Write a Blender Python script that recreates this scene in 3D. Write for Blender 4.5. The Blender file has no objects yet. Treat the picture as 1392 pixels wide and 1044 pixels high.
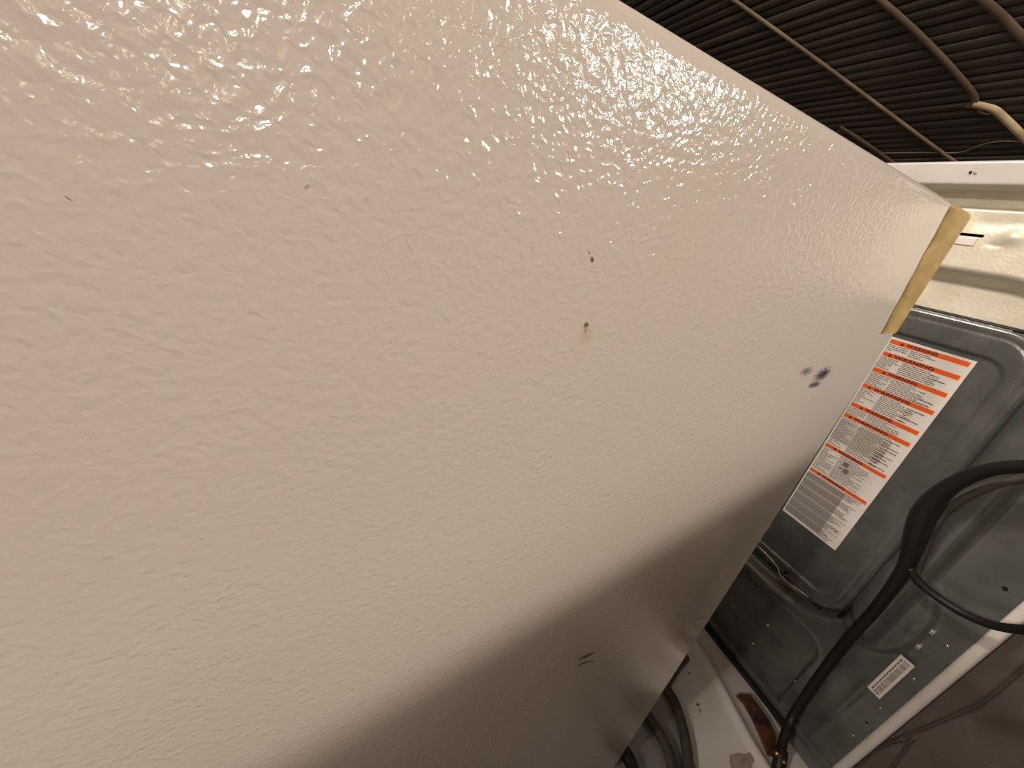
import bpy, bmesh, math, random
from mathutils import Vector, Matrix
random.seed(7)
S = bpy.context.scene
COL = S.collection

# ---------------------------------------------------------------- camera
cam_d = bpy.data.cameras.new('camera'); cam = bpy.data.objects.new('camera', cam_d); COL.objects.link(cam)
S.camera = cam
cam_d.sensor_width = 36; cam_d.lens = 36 * 510 / 1392; cam_d.clip_start = .005
RX = Vector((0.9194228, -0.35923624, 0.16003448))
DN = Vector((-0.023173, -0.45571268, -0.88982525))
FW = Vector((0.39258722, 0.81441714, -0.42731721))
M = Matrix((RX, -DN, -FW)).transposed().to_4x4()
M.translation = (0, 0, .94)
cam.matrix_world = M
# ---------------------------------------------------------------- world, lights, exposure
w = bpy.data.worlds.new('world'); S.world = w; w.use_nodes = True
w.node_tree.nodes['Background'].inputs[0].default_value = (1, .8, .6, 1)
w.node_tree.nodes['Background'].inputs[1].default_value = .15
S.view_settings.view_transform = 'Standard'; S.view_settings.look = 'None'
S.view_settings.gamma = 1; S.view_settings.use_curve_mapping = False
S.view_settings.exposure = 0.82

def point(name, loc, power, size, col=(1, .885, .765)):
    l = bpy.data.lights.new(name, 'POINT'); l.energy = power; l.shadow_soft_size = size; l.color = col
    o = bpy.data.objects.new(name, l); o.location = loc; COL.objects.link(o); return o
point('ceiling_lamp', (.1, -2.2, 1.89), 56, .06)
point('side_bulb', (1.12, -.57, 1.34), 8, .058)
point('side_bulb', (1.02, -.82, 1.45), 5.0, .05)
point('wall_bulb', (1.85, -2.25, 1.45), 24, .070, (1, .84, .62))
point('wall_bulb', (1.30, -2.60, 1.36), 15, .060, (1, .85, .64))
point('desk_bulb', (-.12, -2.9, 1.50), 2.2, .08, (1, .82, .55))
point('left_fill', (-1.9, -.18, 1.70), 48, .08)  # added fill light for the machine back
point('back_fill', (-.45, .75, 2.05), 51, .10)  # added light over the freezer, brightens the crown and upper label

# ---------------------------------------------------------------- helpers
def mat(name, col, rough=.5, metal=0., **kw):
    m = bpy.data.materials.new(name); m.use_nodes = True
    b = m.node_tree.nodes['Principled BSDF']
    b.inputs['Base Color'].default_value = (*col, 1)
    b.inputs['Roughness'].default_value = rough; b.inputs['Metallic'].default_value = metal
    for k, v in kw.items(): b.inputs[k].default_value = v
    return m
def nd(m, t, **kw):
    n = m.node_tree.nodes.new(t)
    for k, v in kw.items():
        if k in n.inputs: n.inputs[k].default_value = v
        else: setattr(n, k, v)
    return n
def lk(m, a, b): m.node_tree.links.new(a, b)
def bsdf(m): return m.node_tree.nodes['Principled BSDF']
def mottle(m, c1, c2, scale=8, bump=0., bscale=200, rough=None, stretch=None, detail=5):
    """colour varied by noise, fine relief"""
    tc = nd(m, 'ShaderNodeTexCoord'); mp = nd(m, 'ShaderNodeMapping')
    lk(m, tc.outputs['Object'], mp.inputs[0])
    if stretch: mp.inputs['Scale'].default_value = stretch
    n = nd(m, 'ShaderNodeTexNoise'); n.inputs['Scale'].default_value = scale; n.inputs['Detail'].default_value = detail
    lk(m, mp.outputs[0], n.inputs[0])
    r = nd(m, 'ShaderNodeValToRGB'); r.color_ramp.elements[0].color = (*c1, 1); r.color_ramp.elements[1].color = (*c2, 1)
    r.color_ramp.elements[0].position = .35; r.color_ramp.elements[1].position = .65
    lk(m, n.outputs[0], r.inputs[0]); lk(m, r.outputs[0], bsdf(m).inputs['Base Color'])
    if rough:
        mr = nd(m, 'ShaderNodeMapRange'); mr.inputs[3].default_value, mr.inputs[4].default_value = rough
        lk(m, n.outputs[0], mr.inputs[0]); lk(m, mr.outputs[0], bsdf(m).inputs['Roughness'])
    if bump:
        n2 = nd(m, 'ShaderNodeTexNoise'); n2.inputs['Scale'].default_value = bscale; n2.inputs['Detail'].default_value = 3
        lk(m, mp.outputs[0], n2.inputs[0])
        b = nd(m, 'ShaderNodeBump'); b.inputs['Strength'].default_value = 1; b.inputs['Distance'].default_value = bump
        lk(m, n2.outputs[0], b.inputs['Height']); lk(m, b.outputs[0], bsdf(m).inputs['Normal'])
    return m

def mesh_obj(name, verts, faces, m, parent=None, smooth=False):
    me = bpy.data.meshes.new(name); me.from_pydata([tuple(v) for v in verts], [], faces); me.update()
    if smooth: me.polygons.foreach_set('use_smooth', [True] * len(me.polygons))
    me.materials.append(m)
    o = bpy.data.objects.new(name, me); COL.objects.link(o)
    if parent: o.parent = parent
    return o
def box_bm(bm, lo, hi, bev=0, seg=2):
    r = bmesh.ops.create_cube(bm, size=1)
    for v in r['verts']:
        v.co = Vector([lo[i] + (v.co[i] + .5) * (hi[i] - lo[i]) for i in range(3)])
    if bev:
        es = list({e for v in r['verts'] for e in v.link_edges})
        bmesh.ops.bevel(bm, geom=es, offset=bev, segments=seg, affect='EDGES', profile=.5)
def bm_obj(name, bm, m, parent=None, smooth=False):
    me = bpy.data.meshes.new(name)
    bmesh.ops.recalc_face_normals(bm, faces=bm.faces)
    bm.to_mesh(me); bm.free(); me.materials.append(m)
    if smooth: me.polygons.foreach_set('use_smooth', [True] * len(me.polygons))
    o = bpy.data.objects.new(name, me); COL.objects.link(o)
    if parent: o.parent = parent
    return o
def box(name, lo, hi, m, parent=None, bev=0, seg=2, smooth=False):
    bm = bmesh.new(); box_bm(bm, lo, hi, bev, seg); return bm_obj(name, bm, m, parent, smooth)
def empty(name, loc=(0, 0, 0)):
    o = bpy.data.objects.new(name, None); COL.objects.link(o); o.location = loc; o.empty_display_size = .05; return o
def tag(o, label, cat, group=None):
    o['label'] = label; o['category'] = cat
    if group: o['group'] = group
    return o
def struct(o): o['kind'] = 'structure'; return o
def spline(pts, n=10):
    P = [Vector(p) for p in pts]; P = [2 * P[0] - P[1]] + P + [2 * P[-1] - P[-2]]; out = []
    for i in range(1, len(P) - 2):
        for k in range(n):
            t = k / n; a, b, c, d = P[i-1], P[i], P[i+1], P[i+2]
            out.append(.5 * ((2*b) + (c-a)*t + (2*a-5*b+4*c-d)*t*t + (3*b-a-3*c+d)*t**3))
    out.append(P[-2]); return out
def tube(name, pts, r, m, parent=None, seg=14, n=10, squash=None, ribs=0):
    C = spline(pts, n); N = len(C); vs = []; fs = []
    T0 = (C[1] - C[0]).normalized(); up = Vector((0, 0, 1)) if abs(T0.z) < .9 else Vector((1, 0, 0))
    u = T0.cross(up).normalized()
    rr = r if callable(r) else (lambda t: r)
    for i, c in enumerate(C):
        T = (C[min(i+1, N-1)] - C[max(i-1, 0)]).normalized()
        u = (u - T * u.dot(T)).normalized(); v = T.cross(u)
        R = rr(i / (N-1)) * (1 + (ribs * (i % 2)))
        for k in range(seg):
            a = 2 * math.pi * k / seg; vs.append(c + (u * math.cos(a) + v * math.sin(a)) * R)
    for i in range(N-1):
        for k in range(seg):
            a = i*seg+k; b = i*seg+(k+1) % seg; fs.append((a, b, b+seg, a+seg))
    fs.append(tuple(range(seg))[::-1]); fs.append(tuple((N-1)*seg+k for k in range(seg)))
    return mesh_obj(name, vs, fs, m, parent, True)
def ss(a, b, x):
    t = min(1, max(0, (x - a) / (b - a))); return t*t*(3-2*t)
def gs(x, s): return math.exp(-(x/s)**2)
def rr_dist(y, z, y0, y1, z0, z1, r):
    """signed distance to a rounded rectangle, negative inside"""
    cy, cz = (y0+y1)/2, (z0+z1)/2
    qy, qz = abs(y-cy) - (y1-y0)/2 + r, abs(z-cz) - (z1-z0)/2 + r
    return math.hypot(max(qy, 0), max(qz, 0)) + min(max(qy, qz), 0) - r
def relief(name, X, y0, y1, z0, z1, h, m, parent, step=.003, hole=None, pw_=1):
    """pressed sheet standing at x = X, h(y, z) pushed out towards -x"""
    ny = int((y1-y0)/step)+1; nz = int((z1-z0)/step)+1; vs = []; fs = []
    for j in range(nz+1):
        z = z0 + (z1-z0)*j/nz
        for i in range(ny+1):
            y = y1 - (y1-y0)*(1-i/ny)**pw_; vs.append((X - h(y, z), y, z))
    for j in range(nz):
        for i in range(ny):
            if hole and hole(y0 + (y1-y0)*(i+.5)/ny, z0 + (z1-z0)*(j+.5)/nz): continue
            a = j*(ny+1)+i; fs.append((a, a+ny+1, a+ny+2, a+1))
    return mesh_obj(name, vs, fs, m, parent, True)

# ---------------------------------------------------------------- materials
enamel = mat('orange_peel_enamel', (.70, .66, .62), .115)
m_reed = mottle(mat('dark_reed', (.03, .02, .015), .55), (.017, .013, .009), (.038, .028, .019), 30, .0008, 90, stretch=(1, .12, 1))
m_ceil = mottle(mat('dark_ceiling', (.02, .014, .01), .8), (.014, .010, .007), (.03, .02, .014), 12)
m_tan = mottle(mat('tan_batten', (.2, .13, .07), .6), (.10, .07, .038), (.17, .125, .07), 14, .0005, 300)
m_brown = mottle(mat('brown_batten', (.1, .06, .035), .6), (.055, .036, .022), (.09, .06, .036), 14, .0005, 300)
m_pale = mottle(mat('pale_batten', (.4, .3, .17), .6), (.33, .26, .14), (.5, .40, .24), 20, .0005, 300)
m_wall = mottle(mat('wall_paint', (.55, .48, .40), .8), (.20, .16, .125), (.25, .205, .16), 3)
m_part = mottle(mat('dark_shade_blocker', (.12, .09, .07), .8), (.09, .07, .05), (.13, .10, .075), 4)  # for the added shade blocker behind the camera
m_floor = mottle(mat('floor_sheet', (.5, .49, .49), .4), (.22, .22, .225), (.31, .305, .31), 9, .0006, 60)
m_white = mottle(mat('white_enamel', (.78, .74, .72), .35), (.74, .70, .68), (.80, .77, .74), 20, .0002, 500)
m_rail = mottle(mat('rail_enamel', (.55, .52, .51), .35), (.50, .475, .465), (.56, .53, .52), 20, .0002, 500)
m_zinc_lit = mottle(mat('lit_zinc', (.66, .62, .50), .42, .25), (.68, .645, .52), (.80, .765, .64), 28, .0004, 250)  # cream tone stands for light reflected in the zinc
m_zinc = mottle(mat('galvanised_steel', (.3, .31, .28), .36, .5), (.135, .142, .136), (.18, .187, .18), 24, .00025, 300, rough=(.22, .36))
m_zinc2 = mottle(mat('cover_steel', (.3, .31, .29), .36, .5), (.13, .138, .135), (.175, .183, .18), 24, .00025, 300, rough=(.20, .34))
m_dark = mottle(mat('dull_brown_steel', (.17, .14, .12), .38, .6), (.15, .128, .11), (.21, .18, .155), 10, .0004, 200)
m_black = mat('black_rubber', (.008, .007, .007), .5)
m_gasket = mat('black_gasket', (.02, .02, .02), .6)
m_hose = mottle(mat('grey_hose', (.07, .065, .055), .6), (.055, .05, .042), (.09, .082, .07), 60, .0004, 500)
m_screw = mat('bright_screw', (.75, .74, .68), .22, .9)
m_tape = mottle(mat('masking_tape', (.52, .36, .13), .55), (.43, .29, .10), (.56, .40, .16), 35, .0002, 600, stretch=(1, 1, 3))
m_paper = mottle(mat('label_paper', (.78, .73, .70), .45), (.80, .76, .73), (.88, .84, .81), 30)
m_orange = mat('orange_print', (.86, .13, .01), .5)
m_ink = mat('grey_ink', (.20, .18, .17), .6)
m_inkb = mat('black_ink', (.025, .02, .02), .6)
m_fine = mat('fine_print_grey', (.42, .39, .37), .6)
m_fine2 = mat('fine_print_pale', (.60, .56, .53), .6)
m_rust = mottle(mat('rusty_shim', (.25, .09, .02), .75), (.022, .010, .006), (.15, .055, .017), 40, .001, 150)
m_brass = mat('brass', (.55, .38, .10), .3, .9)
m_hole = mat('dark_hole', (.006, .006, .006), .9)

# crinkled relief and the little marks on the freezer side
def build_enamel(m):
    b = bsdf(m)
    tc = nd(m, 'ShaderNodeTexCoord'); co = tc.outputs['Object']
    def noise(scale, detail=2., dist=0., rough=.5, vec=co):
        n = nd(m, 'ShaderNodeTexNoise'); n.inputs['Scale'].default_value = scale; n.inputs['Detail'].default_value = detail
        n.inputs['Distortion'].default_value = dist; n.inputs['Roughness'].default_value = rough; lk(m, vec, n.inputs[0]); return n.outputs[0]
    def math_(op, a, b_=None, c=None):
        n = nd(m, 'ShaderNodeMath'); n.operation = op
        for i, x in enumerate((a, b_, c)):
            if x is None: continue
            if isinstance(x, (int, float)): n.inputs[i].default_value = x
            else: lk(m, x, n.inputs[i])
        return n.outputs[0]
    # worms: contour lines of a smooth noise, in patches
    wv = math_('PINGPONG', math_('MULTIPLY', noise(52, 1.5, .6), 9.), .5)
    worms = math_('SMOOTH_MAX', wv, .12, .1)
    peel = noise(330, 1.6, .4)
    peel2 = noise(210, 2.0, .8)
    patch = noise(14, 2)
    h = math_('ADD', math_('MULTIPLY', worms, math_('MULTIPLY', patch, .42)), math_('ADD', math_('MULTIPLY', peel, .62), math_('MULTIPLY', peel2, .34)))
    # the relief dies out towards the rear edge and along the top rim
    sp = nd(m, 'ShaderNodeSeparateXYZ'); lk(m, co, sp.inputs[0])
    def fade(src, a, c):
        f = nd(m, 'ShaderNodeMapRange'); f.interpolation_type = 'SMOOTHSTEP'; f.inputs[1].default_value = a; f.inputs[2].default_value = c
        f.inputs[3].default_value = 1; f.inputs[4].default_value = 0; lk(m, src, f.inputs[0]); return f.outputs[0]
    amp = math_('ADD', math_('MULTIPLY', math_('MULTIPLY', fade(sp.outputs[0], -.22, -.03), fade(sp.outputs[2], -.006, -.002)), .9), .1)
    h = math_('MULTIPLY', h, amp)
    bp = nd(m, 'ShaderNodeBump'); bp.inputs['Strength'].default_value = 1; bp.inputs['Distance'].default_value = ENAMEL_BUMP
    lk(m, h, bp.inputs['Height']); lk(m, bp.outputs[0], b.inputs['Normal'])
    # colour: faint yellowing in broad patches, then spots
    n = noise(5, 3)
    r = nd(m, 'ShaderNodeValToRGB'); r.color_ramp.elements[0].color = (.715, .655, .585, 1); r.color_ramp.elements[1].color = (.73, .665, .61, 1)
    r.color_ramp.elements[0].position = .4; r.color_ramp.elements[1].position = .6; lk(m, n, r.inputs[0])
    col = r.outputs[0]
    jn = nd(m, 'ShaderNodeTexNoise'); jn.inputs['Scale'].default_value = 260; jn.inputs['Detail'].default_value = 4; lk(m, co, jn.inputs[0])
    sep = nd(m, 'ShaderNodeSeparateXYZ'); lk(m, co, sep.inputs[0])
    # u, v (local), radius u, radius v, colour, angle, raggedness, strength
    jf = nd(m, 'ShaderNodeTexNoise'); jf.inputs['Scale'].default_value = 750; jf.inputs['Detail'].default_value = 3; lk(m, co, jf.inputs[0])
    for (u, v, ru, rv, c, ang, rag, st, fine) in SPOTS:
        du = math_('SUBTRACT', sep.outputs[0], u); dv = math_('SUBTRACT', sep.outputs[2], v)
        ca, sa = math.cos(ang), math.sin(ang)
        a = math_('DIVIDE', math_('ADD', math_('MULTIPLY', du, ca), math_('MULTIPLY', dv, sa)), ru)
        d = math_('DIVIDE', math_('SUBTRACT', math_('MULTIPLY', dv, ca), math_('MULTIPLY', du, sa)), rv)
        dist = math_('SQRT', math_('ADD', math_('MULTIPLY', a, a), math_('MULTIPLY', d, d)))
        dist = math_('ADD', dist, math_('MULTIPLY', math_('SUBTRACT', (jf if fine else jn).outputs[0], .5), rag))
        mr = nd(m, 'ShaderNodeMapRange'); mr.interpolation_type = 'SMOOTHSTEP'
        mr.inputs[1].default_value = .5; mr.inputs[2].default_value = 1.15; mr.inputs[3].default_value = st; mr.inputs[4].default_value = 0
        lk(m, dist, mr.inputs[0])
        mx = nd(m, 'ShaderNodeMix'); mx.data_type = 'RGBA'
        lk(m, mr.outputs[0], mx.inputs[0]); lk(m, col, mx.inputs[6]); mx.inputs[7].default_value = (*c, 1); col = mx.outputs[2]
    lk(m, col, b.inputs['Base Color'])
    b.inputs['Specular IOR Level'].default_value = .8
ENAMEL_BUMP = .00085
RUST = (.16, .06, .03); SMK = (.04, .035, .05)

# ---------------------------------------------------------------- setting
fl = struct(box('floor', (-3.2, -3.4, -.05), (2.9, 3.9, 0), m_floor))
struct(box('wall_left', (-3.3, -3.4, 0), (-3.2, 3.9, 2.3), m_wall))
struct(box('wall_right', (2.9, -3.4, 0), (3.0, 3.9, .9), m_wall))
struct(box('wall_front', (-3.2, 3.9, 0), (2.9, 4.0, 2.3), m_wall))
struct(box('wall_back', (-3.2, -3.5, 0), (2.9, -3.4, 2.3), m_wall))
# unseen low blocker added behind the camera so its top edge throws the slanting shade on the freezer
pw = box('shade_blocker', (-1.15, -.05, 0), (.46, .05, 1.06), m_part)
ang = math.atan2(.112, .256)
pe = struct(box('shade_blocker_end', (.47, -.03, 0), (.77, .03, 1.108), m_part))  # added taller end, keeps the side bulbs off the lower freezer side
pe.rotation_euler = (0, 0, ang); pe.location = (.15, -.60, 0)
pw.rotation_euler = (0, 0, ang); pw.location = (.15, -.60, 0); struct(pw)
# ceiling: flat part, then slope falling away to the right, clad in dark reeds
sn, cs = math.sin(math.radians(25)), math.cos(math.radians(25))
PN = Vector((sn, 0, cs)); P0 = Vector((0, 0, .94)) + PN * 1.1; SD = Vector((cs, 0, -sn))
def on_slope(s, y, off=0): return P0 + SD * s + Vector((0, y, 0)) - PN * off
s_top = (1.1*cs + .94 - 2.3) / sn                    # where the slope meets 2.3 m
top = on_slope(s_top, 0)
ceil = struct(box('ceiling', (-3.2, -3.4, 2.3), (top.x, 3.9, 2.36), m_wall))
q = [on_slope(s_top, -3.4, -.012), on_slope(2.85, -3.4, -.012), on_slope(2.85, 3.9, -.012), on_slope(s_top, 3.9, -.012)]
q += [p + PN * .05 for p in q]
slope = struct(mesh_obj('ceiling_slope', q, [(0, 1, 2, 3), (7, 6, 5, 4), (0, 4, 5, 1), (1, 5, 6, 2), (2, 6, 7, 3), (3, 7, 4, 0)], m_ceil))
# reeds: one shared half-round mesh per width
def reed_mesh(wid, hgt):
    prof = [(-wid/2, 0), (-wid*.42, -hgt*.7), (-wid*.18, -hgt), (wid*.16, -hgt*.93), (wid*.40, -hgt*.6), (wid/2, 0)]
    vs = []; ny = 7; fs = []
    for j in range(ny):
        y = .35 + (3.7-.35)*j/(ny-1); jig = random.uniform(-.0022, .0022)
        for a, b in prof: p = SD*(a+jig) + PN*b; vs.append((p.x, y, p.z))
    k = len(prof)
    for j in range(ny-1):
        for i in range(k-1): a = j*k+i; fs.append((a, a+1, a+k+1, a+k))
    me = bpy.data.meshes.new('slat'); me.from_pydata(vs, [], fs); me.update(); me.materials.append(m_reed); return me
reeds = [reed_mesh(.0235 + .0014*k, .0070 + .0012*(k % 3)) for k in range(5)]
s = .48
while s < 1.95:
    wpk = random.randrange(5); wd = .0235 + .0014*wpk
    o = bpy.data.objects.new('slat', reeds[wpk]); COL.objects.link(o); o.parent = slope
    p = on_slope(s, 0, random.uniform(-.002, .002)); o.location = p
    s += wd + random.uniform(.0005, .004)
def strip(name, pts, wid, th, m, label=None, parent=slope):
    """flat batten following (s, y) points under the reeds"""
    C = spline([(a, b, 0) for a, b in pts], 8); vs = []; fs = []
    for i, c in enumerate(C):
        T = (C[min(i+1, len(C)-1)] - C[max(i-1, 0)]).normalized(); nrm = Vector((-T.y, T.x, 0))
        for sg in (-1, -.7, .7, 1):
            e = c + nrm*wid/2*sg
            vs.append(on_slope(e.x, e.y, .0125 + (th if abs(sg) < .9 else 0)))
    for i in range(len(C)-1):
        for k in range(3): a = i*4+k; fs.append((a, a+1, a+5, a+4))
    o = mesh_obj(name, vs, fs, m, parent, True)
    if label: o['label'] = label
    return o
strip('batten', [(.42, 1.44), (.752, 1.237), (1.0, 1.09), (1.25, .947), (1.40, .862), (1.511, .796), (1.7, .68)], .013, .004, m_tan, 'long tan batten crossing the dark reeds')
strip('batten', [(.70, .99), (.902, .877), (1.054, .805), (1.20, .748), (1.25, .738), (1.272, .752)], .017, .004, m_brown, 'brown batten ending in a hook')
strip('batten', [(1.262, .742), (1.274, .722), (1.290, .702), (1.33, .682), (1.387, .657), (1.6, .57)], .022, .006, m_pale, 'short pale batten beyond the hook')
strip('batten', [(1.29, .735), (1.305, .715), (1.296, .700)], .005, .003, m_tan)
strip('batten', [(.80, .79), (.983, .690), (1.068, .650), (1.3, .55)], .020, .004, m_brown)
strip('batten', [(1.30, 1.10), (1.35, 1.064), (1.42, 1.02), (1.491, .978), (1.6, .92)], .018, .004, m_brown)
strip('cord', [(1.445, 1.0), (1.45, .88), (1.455, .79), (1.425, .735), (1.415, .69), (1.43, .62)], .0035, .002, m_tan, 'thin pale thread lying along the reeds')

# ---------------------------------------------------------------- freezer (large white side, left)
e_ = Vector((0.98900826, 0.14784226, -0.00230857)); v_ = Vector((0.00385821, -0.01019577, 0.99994058)); n_ = Vector((0.14780994, -0.9889584, -0.01065411))
cr = Vector((0.49323488, 0.18702361, .056)) * (.050/.056) + Vector((0, 0, .94))
HT = .984
fz = empty('freezer')
Mx = Matrix((e_, -n_, v_)).transposed().to_4x4(); Mx.translation = cr    # local x right, y depth, z up
fz.matrix_world = Mx
SPOTS = []
def uv(x, y):
    r = RX*(x-696) + DN*(y-522) + FW*510
    # RX etc. are camera axes in world
    o = Vector((0, 0, .94)); t = (cr-o).dot(n_)/r.dot(n_); p = o + r*t - cr
    return p.dot(e_), p.dot(v_)
def spot(x, y, ru, rv, c, a=0, rag=1.2, st=.95):
    u, v = uv(x, y); SPOTS.append((u, v, ru, rv, c, a, rag, st))
def smear(x, y, lx, wx, ang, c, rag=1., st=.9, fine=0):
    """mark centred at a point of the face, lx / wx its half sizes, ang its slant as seen"""
    u0, v0 = uv(x, y); ca, sa = math.cos(ang), math.sin(ang)
    a = Vector(uv(x+lx*ca, y-lx*sa)) - Vector((u0, v0)); b = Vector(uv(x+wx*sa, y+wx*ca)) - Vector((u0, v0))
    an = math.atan2(a.y, a.x); na = a.normalized(); rv = abs(-na.y*b.x + na.x*b.y)
    SPOTS.append((u0, v0, a.length, rv, c, an, rag, st, fine))
smear(805, 353, 5, 3.2, 1.9, RUST, 1.2); smear(801, 344, 3, 1.8, 1.9, (.3, .14, .08), 1.4, .7)
smear(797, 442, 4.6, 4, 1.2, RUST, 1.3); smear(796, 449, 5, 1.8, 1.5, (.30, .14, .06), 1, .8); smear(797, 456, 15, 11, 1.6, (.62, .46, .30), .6, .45)
smear(806, 428, 6, 1.2, .1, (.5, .42, .35), 1, .5)
smear(1118, 509, 10, 8, .2, SMK, 3.2, .9, 1); smear(1107, 523, 8, 4.5, .1, SMK, 3.0, .85, 1); smear(1096, 505, 7.5, 5.5, 0, (.15, .13, .13), 3.2, .75, 1)
smear(1121, 508, 4, 4, 0, SMK, 1.5, .8, 1)
smear(797, 892, 12, 2.4, .38, (.06, .035, .02), 1.); smear(792, 902, 8, 1.7, .42, (.06, .035, .02), 1.); smear(803, 899, 6, 1.2, .1, (.12, .08, .05), 1., .8)
smear(93, 270, 7, 1.1, -.55, (.18, .16, .14), .8, .8); smear(417, 254, 5, 2.4, .7, (.3, .26, .22), .9, .6)
smear(953, 840, 9, 1.0, .35, (.2, .14, .1), 1, .6); smear(906, 17, 5, 2.2, -.5, (.95, .93, .9), .6, .8)
build_enamel(enamel)
bm = bmesh.new(); box_bm(bm, (-.80, 0, -HT+.012), (0, .64, 0), .0032, 4)
fb = bm_obj('cabinet', bm, enamel, fz, True)
fb.data.polygons.foreach_set('use_smooth', [True]*len(fb.data.polygons))
wn = fb.modifiers.new('wn', 'WEIGHTED_NORMAL'); wn.keep_sharp = True
for fx in (-.74, -.06):
    for fy in (.06, .58):
        bm = bmesh.new(); bmesh.ops.create_cone(bm, cap_ends=True, segments=16, radius1=.018, radius2=.022, depth=.013)
        bmesh.ops.translate(bm, verts=bm.verts, vec=(fx, fy, -HT+.0065)); bm_obj('foot', bm, m_black, fz)
# tape folded round the rear upright edge
bm = bmesh.new(); prof = []
R = .0034
tw = lambda t: .057 - .021*t                         # a little narrower towards its lower end
rows = 14; ring = []
for j in range(rows+1):
    t = j/rows; z = -.0035 - .0935*t; wv = tw(t) + random.uniform(-.0006, .0006)
    row = [(-wv, -.0002, z), (-wv, -.0005, z), (-wv*.5, -.0005, z), (-R, -.0005, z)]
    for k in range(1, 6):
        a = k/6*math.pi/2; row.append((-R + (R+.0012)*math.sin(a), R - (R+.0012)*math.cos(a), z))
    row += [(.0026, R+.001, z), (.0012, .02, z), (.0002, .02, z)]
    ring.append([bm.verts.new((x + (0 if k else random.uniform(-.0006, .0006)), y, zz + .0012*math.sin(3.1*k + j*.01)*(j in (0, rows)))) for k, (x, y, zz) in enumerate(row)])
for j in range(rows):
    for k in range(len(ring[0])-1): bm.faces.new((ring[j][k], ring[j][k+1], ring[j+1][k+1], ring[j+1][k]))
tp = bm_obj('masking_tape', bm, m_tape, fz, True); tp['label'] = 'strip of tan masking tape folded over the edge'
# tape tail folded over the top
bm = bmesh.new()
vs = [(-.056, -.0005, -.001), (-.056, .0008, .0005), (-.054, .014, .0004), (.0018, .014, .0004), (.0018, .0012, .0005), (.0012, -.0005, -.001)]
vs = [(x, y, z) for x0, x1, y, z in [(-.056, .0018, -.0005, -.0040), (-.056, .0018, .0005, -.0011), (-.056, .0018, .0032, .0006), (-.055, .0018, .014, .0005)] for x, y, z in ((x0, y, z), (x1, y, z))]
vv = [bm.verts.new(v) for v in vs]
for k in (0, 2, 4): bm.faces.new((vv[k], vv[k+2], vv[k+3], vv[k+1]))
fold = bm_obj('tape_fold', bm, m_tape, tp)

# ---------------------------------------------------------------- washing machine seen from behind
XB = .88
wm = empty('washing_machine', (XB, .36, 0))
def W(o):                                            # children keep world coordinates
    o.matrix_parent_inverse = Matrix.Translation((-XB, -.36, 0)); return o
CV = dict(y0=.163, y1=.60, z0=.300, z1=.893, r=.055)
# cabinet behind the pressed rear
W(box('cabinet', (XB+.065, .035, .012), (1.52, .70, 1.105), m_white, wm, .006))
# top lid edge, white
W(box('top_rail', (XB-.036, .020, 1.0725), (1.53, .715, 1.1045), m_rail, wm, .004, 3))
# white rounded upright flange at the near side
def flange():
    bm = bmesh.new()
    box_bm(bm, (XB-.006, .017, .005), (XB+.08, .033, 1.075), .006, 4)
    return bm_obj('side_flange', bm, m_white, wm, True)
W(flange())
def h_rear(y, z):
    h = 0.
    h += .022 * ss(.101, .119, y) * ss(.335, .372, z + .03*gs(y-.11, .03))     # raised frame, slanting flank at y .10-.12
    # recess framed by the crown
    d = rr_dist(y, z, .156, .70, .26, .952, .095)
    h -= .027 * ss(.012, -.014, d)
    # sunk lower field
    d2 = rr_dist(y, z, .152, .66, -.10, .222 + .006*math.sin((y-.15)*28), .028)
    h -= .010 * ss(.004, -.004, d2)
    h += .002 * gs(d2-.006, .003)
    # diagonal fold between cover and lower field
    if z < .32: h += .010 * ss(.235, .30, y) * ss(.222, .235, z) * ss(.302, .285, z)
    # upright crease and bulged arc by the tag
    h += .0025 * gs(y-.079, .006) * ss(.26, .235, z)
    dd = math.hypot((y-.125)/.055, (z-.40)/.105)
    h += .007 * ss(1.05, .85, dd) * (y < .16)
    h += .003 * gs(y-.075, .004)*gs(z-.353, .008) + .003*gs(y-.086, .004)*gs(z-.400, .010)
    # small dents
    h += .0012*math.sin(y*31+z*11)*math.sin(z*17)*.4
    return h
W(relief('rear_panel', XB, .030, .70, .010, .966, h_rear, m_zinc, wm, .003))
# crown under the rail: zinc with reflected light put into its cream colour; dips, slot and pressed knob
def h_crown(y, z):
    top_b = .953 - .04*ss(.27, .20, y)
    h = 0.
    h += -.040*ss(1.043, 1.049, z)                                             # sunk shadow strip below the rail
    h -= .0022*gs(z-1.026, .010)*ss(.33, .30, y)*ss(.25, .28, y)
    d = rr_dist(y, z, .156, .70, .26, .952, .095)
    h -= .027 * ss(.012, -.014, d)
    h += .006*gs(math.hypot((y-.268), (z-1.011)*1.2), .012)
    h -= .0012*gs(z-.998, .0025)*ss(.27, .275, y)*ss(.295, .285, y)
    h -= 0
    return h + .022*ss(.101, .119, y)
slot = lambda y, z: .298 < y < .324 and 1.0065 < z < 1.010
W(relief('crown_panel', XB-.0015, .032, .70, .895, 1.080, h_crown, m_zinc_lit, wm, .002, hole=slot))
cb = W(box('slot_backing', (XB+.012, .28, 1.0), (XB+.016, .36, 1.022), m_hole, wm))
W(box('slot_tab', (XB-.0255, .302, .994), (XB-.0235, .325, 1.005), m_white, wm, .001))
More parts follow.
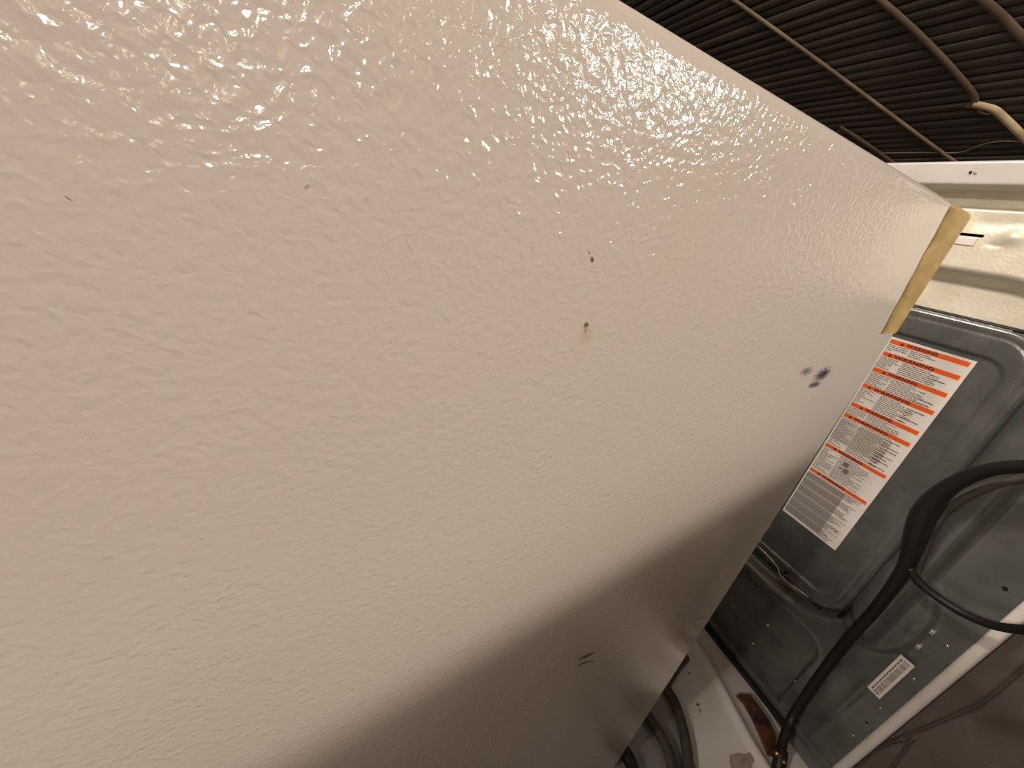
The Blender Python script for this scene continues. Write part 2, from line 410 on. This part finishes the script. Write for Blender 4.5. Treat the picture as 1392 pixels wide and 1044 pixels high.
# access cover
def h_cov(y, z):
    d = rr_dist(y, z, CV['y0'], CV['y1'], CV['z0'], CV['z1'], CV['r'])
    h = .0035*ss(0, -.004, d)
    h -= .0012*gs(d+.0130, .0020)                   # thin groove round the border
    d3 = rr_dist(y, z, .192, .571, .330, .848, .028)
    h -= .0045*ss(.0030, -.0030, d3)
    return h
def outside(y, z): return rr_dist(y, z, CV['y0'], CV['y1'], CV['z0'], CV['z1'], CV['r']) > .0
XC = XB - .005
cover = W(relief('access_cover', XC, CV['y0']-.001, CV['y1'], CV['z0']-.001, CV['z1']+.001, h_cov, m_zinc2, wm, .0022, hole=outside))
# black gasket round the cover
def loop_tube(name, off, r, m, x):
    pts = []; y0, y1, z0, z1, rr = CV['y0']-off, CV['y1']+off, CV['z0']-off, CV['z1']+off, CV['r']+off
    for (cy, cz, a0) in ((y1-rr, z1-rr, 0), (y0+rr, z1-rr, 90), (y0+rr, z0+rr, 180), (y1-rr, z0+rr, 270)):
        for k in range(7): a = math.radians(a0 + 15*k); pts.append((x, cy + rr*math.cos(a), cz + rr*math.sin(a)))
    pts.append(pts[0]); return tube(name, pts, r, m, wm, 6, 3)
W(loop_tube('gasket', .0015, .0030, m_gasket, XB-.0030))
# screw helper
def screw(y, z, x, r=.0035, name='screw', m=m_screw, par=wm, off=True):
    bm = bmesh.new()
    bmesh.ops.create_cone(bm, cap_ends=True, segments=12, radius1=r, radius2=r*.55, depth=.003)
    bmesh.ops.rotate(bm, verts=bm.verts, cent=(0, 0, 0), matrix=Matrix.Rotation(-math.pi/2, 3, 'Y'))
    bmesh.ops.translate(bm, verts=bm.verts, vec=(x-.0012, y, z))
    o = bm_obj(name, bm, m, par, True); W(o) if off else None; return o
for (y, z) in [(.245, .152), (.247, .076)]: screw(y, z, XB+.010, .0042)
for (y, z) in [(.046, .322), (.047, .223), (.044, .127), (.044, .028), (.044, .60), (.044, .80)]: screw(y, z, XB, .0032)
screw(.048, .414, XB, .003); screw(.15, .11, XB-.001, .0028); screw(.052, .551, XB, .0035, 'hole', m_hole); screw(.045, .175, XB, .002, 'hole', m_hole)
screw(.268, .311, XC-.0035, .0042, 'hole', m_hole)
screw(.3435, 1.0885, XB-.036, .0022)
screw(.349, 1.0890, XB-.0365, .0018, 'hole', m_hole)
for (y, z) in [(.068, .379), (.069, .418)]:
    W(box('clip', (XB-.005, y-.0035, z-.0045), (XB+.002, y+.0035, z+.0045), m_screw, wm, .0015))
# hinge lip catching light below the cover
W(tube('cover_lip', [(XB-.009, .345, .3165), (XB-.009, .29, .3105), (XB-.009, .277, .300), (XB-.009, .262, .297), (XB-.009, .245, .300), (XB-.008, .225, .302), (XB-.007, .214, .303)], .0016, m_screw, wm, 6, 5))
# base rails
W(box('base_rail', (XB-.010, .034, .012), (XB+.03, .70, .030), m_zinc, wm, .003))
W(box('base_rail', (XB-.022, .10, .004), (XB+.03, .70, .014), m_black, wm, .002))
# ---- warning label
XL = XC + .0006
lab = W(box('warning_label', (XL-.0006, .2255, .430), (XL, .3362, .8395), m_paper, wm)); lab['label'] = 'long white label with orange warning bars'
def flat(name, rects, m, x, parent):
    vs = []; fs = []
    for (a, b, c, d) in rects:                      # y0 y1 z0 z1
        k = len(vs); vs += [(x, a, c), (x, b, c), (x, b, d), (x, a, d)]; fs.append((k, k+3, k+2, k+1))
    return mesh_obj(name, vs, fs, m, parent)
def sub(o):
    return o
def child_of_lab(o):
    o.parent = lab; o.matrix_parent_inverse = lab.matrix_parent_inverse.inverted() @ Matrix.Translation((-XB, -.36, 0)); return o
bars = [.832, .809, .778, .745, .705, .681, .611, .549]
tri = []
for i, z in enumerate(bars):
    hgt = .0074 if i < 6 else .0068
    b = flat('header_bar', [(.2305, .3335, z-hgt/2, z+hgt/2)], m_orange, XL-.0009, lab)
    cu = bpy.data.curves.new('header', 'FONT'); cu.body = 'WARNING'; cu.size = .0072; cu.align_x = 'CENTER'; cu.align_y = 'CENTER'; cu.space_character = 1.05; cu.offset = .00022
    to = bpy.data.objects.new('tmp', cu); COL.objects.link(to)
    bpy.context.view_layer.update()
    me = bpy.data.meshes.new_from_object(to.evaluated_get(bpy.context.evaluated_depsgraph_get()))
    bpy.data.objects.remove(to)
    # text x -> -y, text y -> z ; a warning triangle in front
    yc = .289
    wdt = 1.5 if i in (1, 3, 5) else 1.15
    for v in me.vertices: v.co = Vector((XL-.0012, yc - v.co.x*wdt, z + v.co.y))
    me.materials.clear(); me.materials.append(m_inkb)
    t = bpy.data.objects.new('header_text', me); COL.objects.link(t); t.parent = lab
    xw = max(v.co.y for v in me.vertices) + .006
    hh = .0028
    vs = [(XL-.0012, xw+hh, z-hh*.8), (XL-.0012, xw-hh, z-hh*.8), (XL-.0012, xw, z+hh)]
    mesh_obj('alert_triangle', vs, [(0, 2, 1)], m_inkb, lab)
rects = []; rb = []; rf = []
def lines(z1, z0, left, right, dense=False, dst=None, pitch=.0030):
    z = z1
    while z > z0:
        y = left - random.uniform(0, .001); end = right + random.uniform(0, .022) * (random.random() < .6)
        while y > end:
            wl = random.uniform(.002, .0075); dst.append((max(y-wl, end-.001), y, z-.0006, z+.0006)); y -= wl + .0009
        z -= pitch
tops = bars + [.43]
for i in range(7):
    a = bars[i]-.0062; b = bars[i+1]+.0056
    lines(a, b, .334, .305, dst=rects)
    lines(a, b, .302, .252 if i != 0 else .268, dst=rects)
    if i in (1, 2, 3, 5): lines(a-.003, b, .262, .237, dst=rb, pitch=.0058)
for k in range(6): lines(.5425-k*.0185, .5425-k*.0185-.013, .334-.0*k, .236, dst=rects, pitch=.0026)
flat('printed_text', rects, m_ink, XL-.0011, lab)['kind'] = 'stuff'; flat('bold_text', rb, m_inkb, XL-.00115, lab)['kind'] = 'stuff'
# shaded text block panels (dense small print)
flat('fine_print', [(.25, .334, .628, .672)], m_fine2, XL-.0008, lab); flat('fine_print', [(.262, .334, .437, .541)], m_fine, XL-.0008, lab)
# small pictogram under the seventh bar
flat('pictogram', [(.283, .292, .590, .598), (.278, .287, .577, .587), (.289, .294, .581, .585)], m_ink, XL-.0012, lab)
for ch in list(lab.children): ch.matrix_parent_inverse = Matrix.Identity(4)
# ---- small barcode tag
tg = W(box('barcode_tag', (XB-.0012-.008, .0545, .244), (XB-.0075, .0745, .348), m_paper, wm)); tg['label'] = 'small white barcode tag'
rects = []; z = .249
while z < .343:
    hz = random.choice((.0005, .0008, .0013)); rects.append((.0585, .0665, z, z+hz)); z += hz + random.choice((.0006, .0009, .0014))
flat('barcode', rects, m_ink, XB-.0098, tg)
rects = []; z = .250
while z < .340: L = random.uniform(.003, .008); rects.append((.0685, .0705, z, z+L)); z += L+.0012
flat('tag_text', rects, m_ink, XB-.0098, tg)
tag(wm, 'grey galvanised washing machine back with long orange-barred warning label and white top rail', 'washing machine')
tag(fz, 'large white textured freezer side with tan tape on its far upright edge', 'freezer')

# ---------------------------------------------------------------- second machine, lower right
dr = empty('clothes_dryer', (.90, -.33, 0))
def Dp(o): o.matrix_parent_inverse = Matrix.Translation((-.90, .33, 0)); return o
Dp(box('cabinet', (.935, -.69, .01), (1.53, .008, .90), m_white, dr, .006))
def arc(y, z, pts, s):
    d = 9
    for (a, b), (c, e) in zip(pts, pts[1:]):
        L = ((c-a)**2*6 + (e-b)**2); t = max(0, min(1, ((y-a)*(c-a)*6 + (z-b)*(e-b))/L))
        d = min(d, math.hypot((y-a-t*(c-a))*3.0, z-b-t*(e-b)))
    return gs(d, s)
A1 = [(.012, .16), (.006, .215), (.000, .25), (-.006, .30), (-.0135, .352), (-.0135, .40), (-.011, .46), (-.006, .55)]
A2 = [(.014, .06), (.0155, .12), (.012, .17), (.000, .208)]
A3 = [(-.014, .10), (-.008, .15), (-.001, .205)]
def h_dr(y, z):
    h = .0032*arc(y, z, A1, .0060) + .0032*arc(y, z, A2, .0055) + .0032*arc(y, z, A3, .0055)
    h += .0012*math.sin(z*9+y*20)*ss(.02, -.05, y)
    h -= .006*ss(.07, .03, math.hypot(y+.085, (z-.33)))
    return h
Dp(relief('rear_panel', .90, -.69, .0160, .010, .90, h_dr, m_dark, dr, .0024, None, 2.6))
screw(-.079, .325, .905, .006, 'screw', m_screw, dr, False); Dp(dr.children[-1])
tag(dr, 'dull brown-grey dryer back with curved pressings, right of the white upright flange', 'clothes dryer')

# ---------------------------------------------------------------- cords and hoses
def at(x, y, X):
    r = RX*(x-696) + DN*(y-522) + FW*510; return Vector((0, 0, .94)) + r*(X/r.x)
def wob(t): return .0072
cordp = [(2300, 900, .74), (1900, 760, .76), (1650, 680, .77), (1500, 640, .78), (1440, 634, .79), (1392, 634, .80), (1340, 640, .81), (1290, 662, .82), (1258, 695, .83), (1243, 735, .835), (1228, 775, .84), (1190, 828, .845), (1150, 872, .85), (1110, 925, .855), (1080, 970, .848), (1067, 1000, .815), (1061, 1022, .79)]
c1 = tube('power_cord', [at(*p) for p in cordp], lambda t: .0086 + .0072*gs(t-.52, .085), m_black, None, 16, 10)
tag(c1, 'thick black cord running down the washing machine back beside the orange label', 'cord')
pf = tube('cord_fitting', [at(1062, 1018, .792), at(1061, 1030, .782), at(1058, 1046, .77), at(1058, 1060, .76)], .0115, m_black, c1, 14, 5)
bm = bmesh.new(); bmesh.ops.create_uvsphere(bm, u_segments=12, v_segments=8, radius=.0045); bmesh.ops.translate(bm, verts=bm.verts, vec=at(1056, 1024, .765)); bm_obj('brass_ring', bm, m_brass, c1, True)
bm = bmesh.new(); bmesh.ops.create_uvsphere(bm, u_segments=12, v_segments=8, radius=.0035); bmesh.ops.translate(bm, verts=bm.verts, vec=at(1066, 1036, .76)); bm_obj('brass_ring', bm, m_brass, c1, True)
inner = [(1900, 800, .79), (1650, 690, .81), (1480, 632, .83), (1392, 649, .84), (1340, 664, .845), (1300, 684, .849), (1274, 710, .850), (1258, 745, .850), (1243, 785, .851)]
c3 = tube('drain_hose', [at(*p) for p in inner], .0052, m_hose, None, 14, 8)
tag(c3, 'short dark grey hose curving just inside the thick black cord', 'hose')
branch = [(1236, 772, .836), (1248, 790, .84), (1275, 812, .845), (1310, 834, .845), (1350, 850, .84), (1392, 856, .83), (1450, 858, .81), (1600, 880, .79), (1800, 950, .77)]
c2 = tube('thin_cord', [at(*p) for p in branch], .0062, m_black, None, 12, 8)
tag(c2, 'thin black cord branching right across the white upright flange', 'cord')
def fl_at(x, y, z):
    r = RX*(x-696) + DN*(y-522) + FW*510; return Vector((0, 0, .94)) + r*((z-.94)/r.z)
def hose(name, pts, r, m, label, lift=.001):
    o = tube(name, [fl_at(x, y, r+lift) for x, y in pts], r, m, None, 14, 10); tag(o, label, 'hose', None); return o
hose('water_hose', [(932, 893), (920, 907), (910, 922), (906, 935), (917, 955), (927, 985), (933, 1015), (936, 1050), (936, 1080)], .0105, m_hose, 'dark grey water hose on the white floor, right one with a kinked upper end')
hose('water_hose', [(868, 958), (880, 973), (893, 992), (904, 1012), (912, 1035), (917, 1060), (918, 1090)], .0105, m_hose, 'dark grey water hose on the white floor, middle one beside the freezer foot')
hose('water_hose', [(835, 1005), (846, 1018), (855, 1032), (861, 1050), (864, 1080)], .012, m_black, 'black hose lowest in the corner between freezer and floor')

# ---------------------------------------------------------------- floor details
# raised white lip of the drip tray along the machine foot
tr = empty('drip_tray', (.80, .3, 0))
def lipx(y): return .800 - .045*ss(.32, .06, y)
vs = []; fs = []; ys = [.02 + .01*i for i in range(70)]
prof = [(-.150, .0004), (-.022, .0012), (-.012, .004), (-.006, .010), (0, .012), (.006, .010), (.012, .005), (.030, .003), (.070, .002), (.095, .0004)]
for y in ys:
    for a, b in prof: vs.append((lipx(y)+a, y, b))
k = len(prof)
for j in range(len(ys)-1):
    for i in range(k-1): a = j*k+i; fs.append((a, a+1, a+k+1, a+k))
o = mesh_obj('tray_sheet', vs, fs, m_white, None, True); o.parent = tr; o.matrix_parent_inverse = Matrix.Translation((-.8, -.3, 0))
tag(tr, 'white tray sheet with a raised lip along the foot of the washing machine', 'tray')
# rusty shim between tray and machine
P = [fl_at(x, y, .016) for x, y in [(1003, 943), (1020, 944), (1030, 957), (1046, 980), (1056, 1000), (1054, 1026), (1046, 1024), (1034, 996), (1024, 974), (1014, 956)]]
bm = bmesh.new(); a = [bm.verts.new(p) for p in P]; f = bm.faces.new(a)
ex = bmesh.ops.extrude_face_region(bm, geom=[f]); bmesh.ops.translate(bm, verts=[v for v in ex['geom'] if isinstance(v, bmesh.types.BMVert)], vec=(0, 0, -.010))
tag(bm_obj('rusty_shim', bm, m_rust), 'rust-brown strip lying by the washing machine foot near the cord end', 'shim')
# torn paper scrap
P = [fl_at(x, y, .0022) for x, y in [(991, 1027), (1004, 1024), (1012, 1026), (1021, 1022), (1026, 1034), (1020, 1042), (1030, 1052), (1000, 1054), (993, 1042)]]
bm = bmesh.new(); a = [bm.verts.new(p) for p in P]; f = bm.faces.new(a)
ex = bmesh.ops.extrude_face_region(bm, geom=[f]); bmesh.ops.translate(bm, verts=[v for v in ex['geom'] if isinstance(v, bmesh.types.BMVert)], vec=(0, 0, .0012))
tag(bm_obj('paper_scrap', bm, mottle(mat('scrap', (.45, .36, .31), .7), (.38, .30, .25), (.5, .42, .36), 90)), 'torn beige scrap on the white floor at the bottom edge', 'scrap')
# crumbs
m_crumb = mat('crumb', (.62, .58, .50), .7); m_crumb2 = mat('dark_crumb', (.12, .10, .08), .8)
for i, (x, y, r, mm, lb) in enumerate([(951, 967, .0032, m_crumb, 'pale crumb on the floor right of the kinked hose, largest'), (949, 958, .0028, m_crumb2, 'dark crumb just above the largest pale crumb'),
        (937, 915, .0022, m_crumb2, 'dark crumb nearest the kinked hose end'), (948, 942, .002, m_crumb, 'small pale crumb above the dark one'), (938, 925, .002, m_crumb, 'small pale crumb below the hose end')]):
    bm = bmesh.new(); bmesh.ops.create_icosphere(bm, subdivisions=2, radius=r)
    for v in bm.verts: v.co *= random.uniform(.75, 1.2); v.co.z *= .6
    p = fl_at(x, y, r*.6+.0008); bmesh.ops.translate(bm, verts=bm.verts, vec=p)
    tag(bm_obj('crumb', bm, mm, None, True), lb, 'crumb')
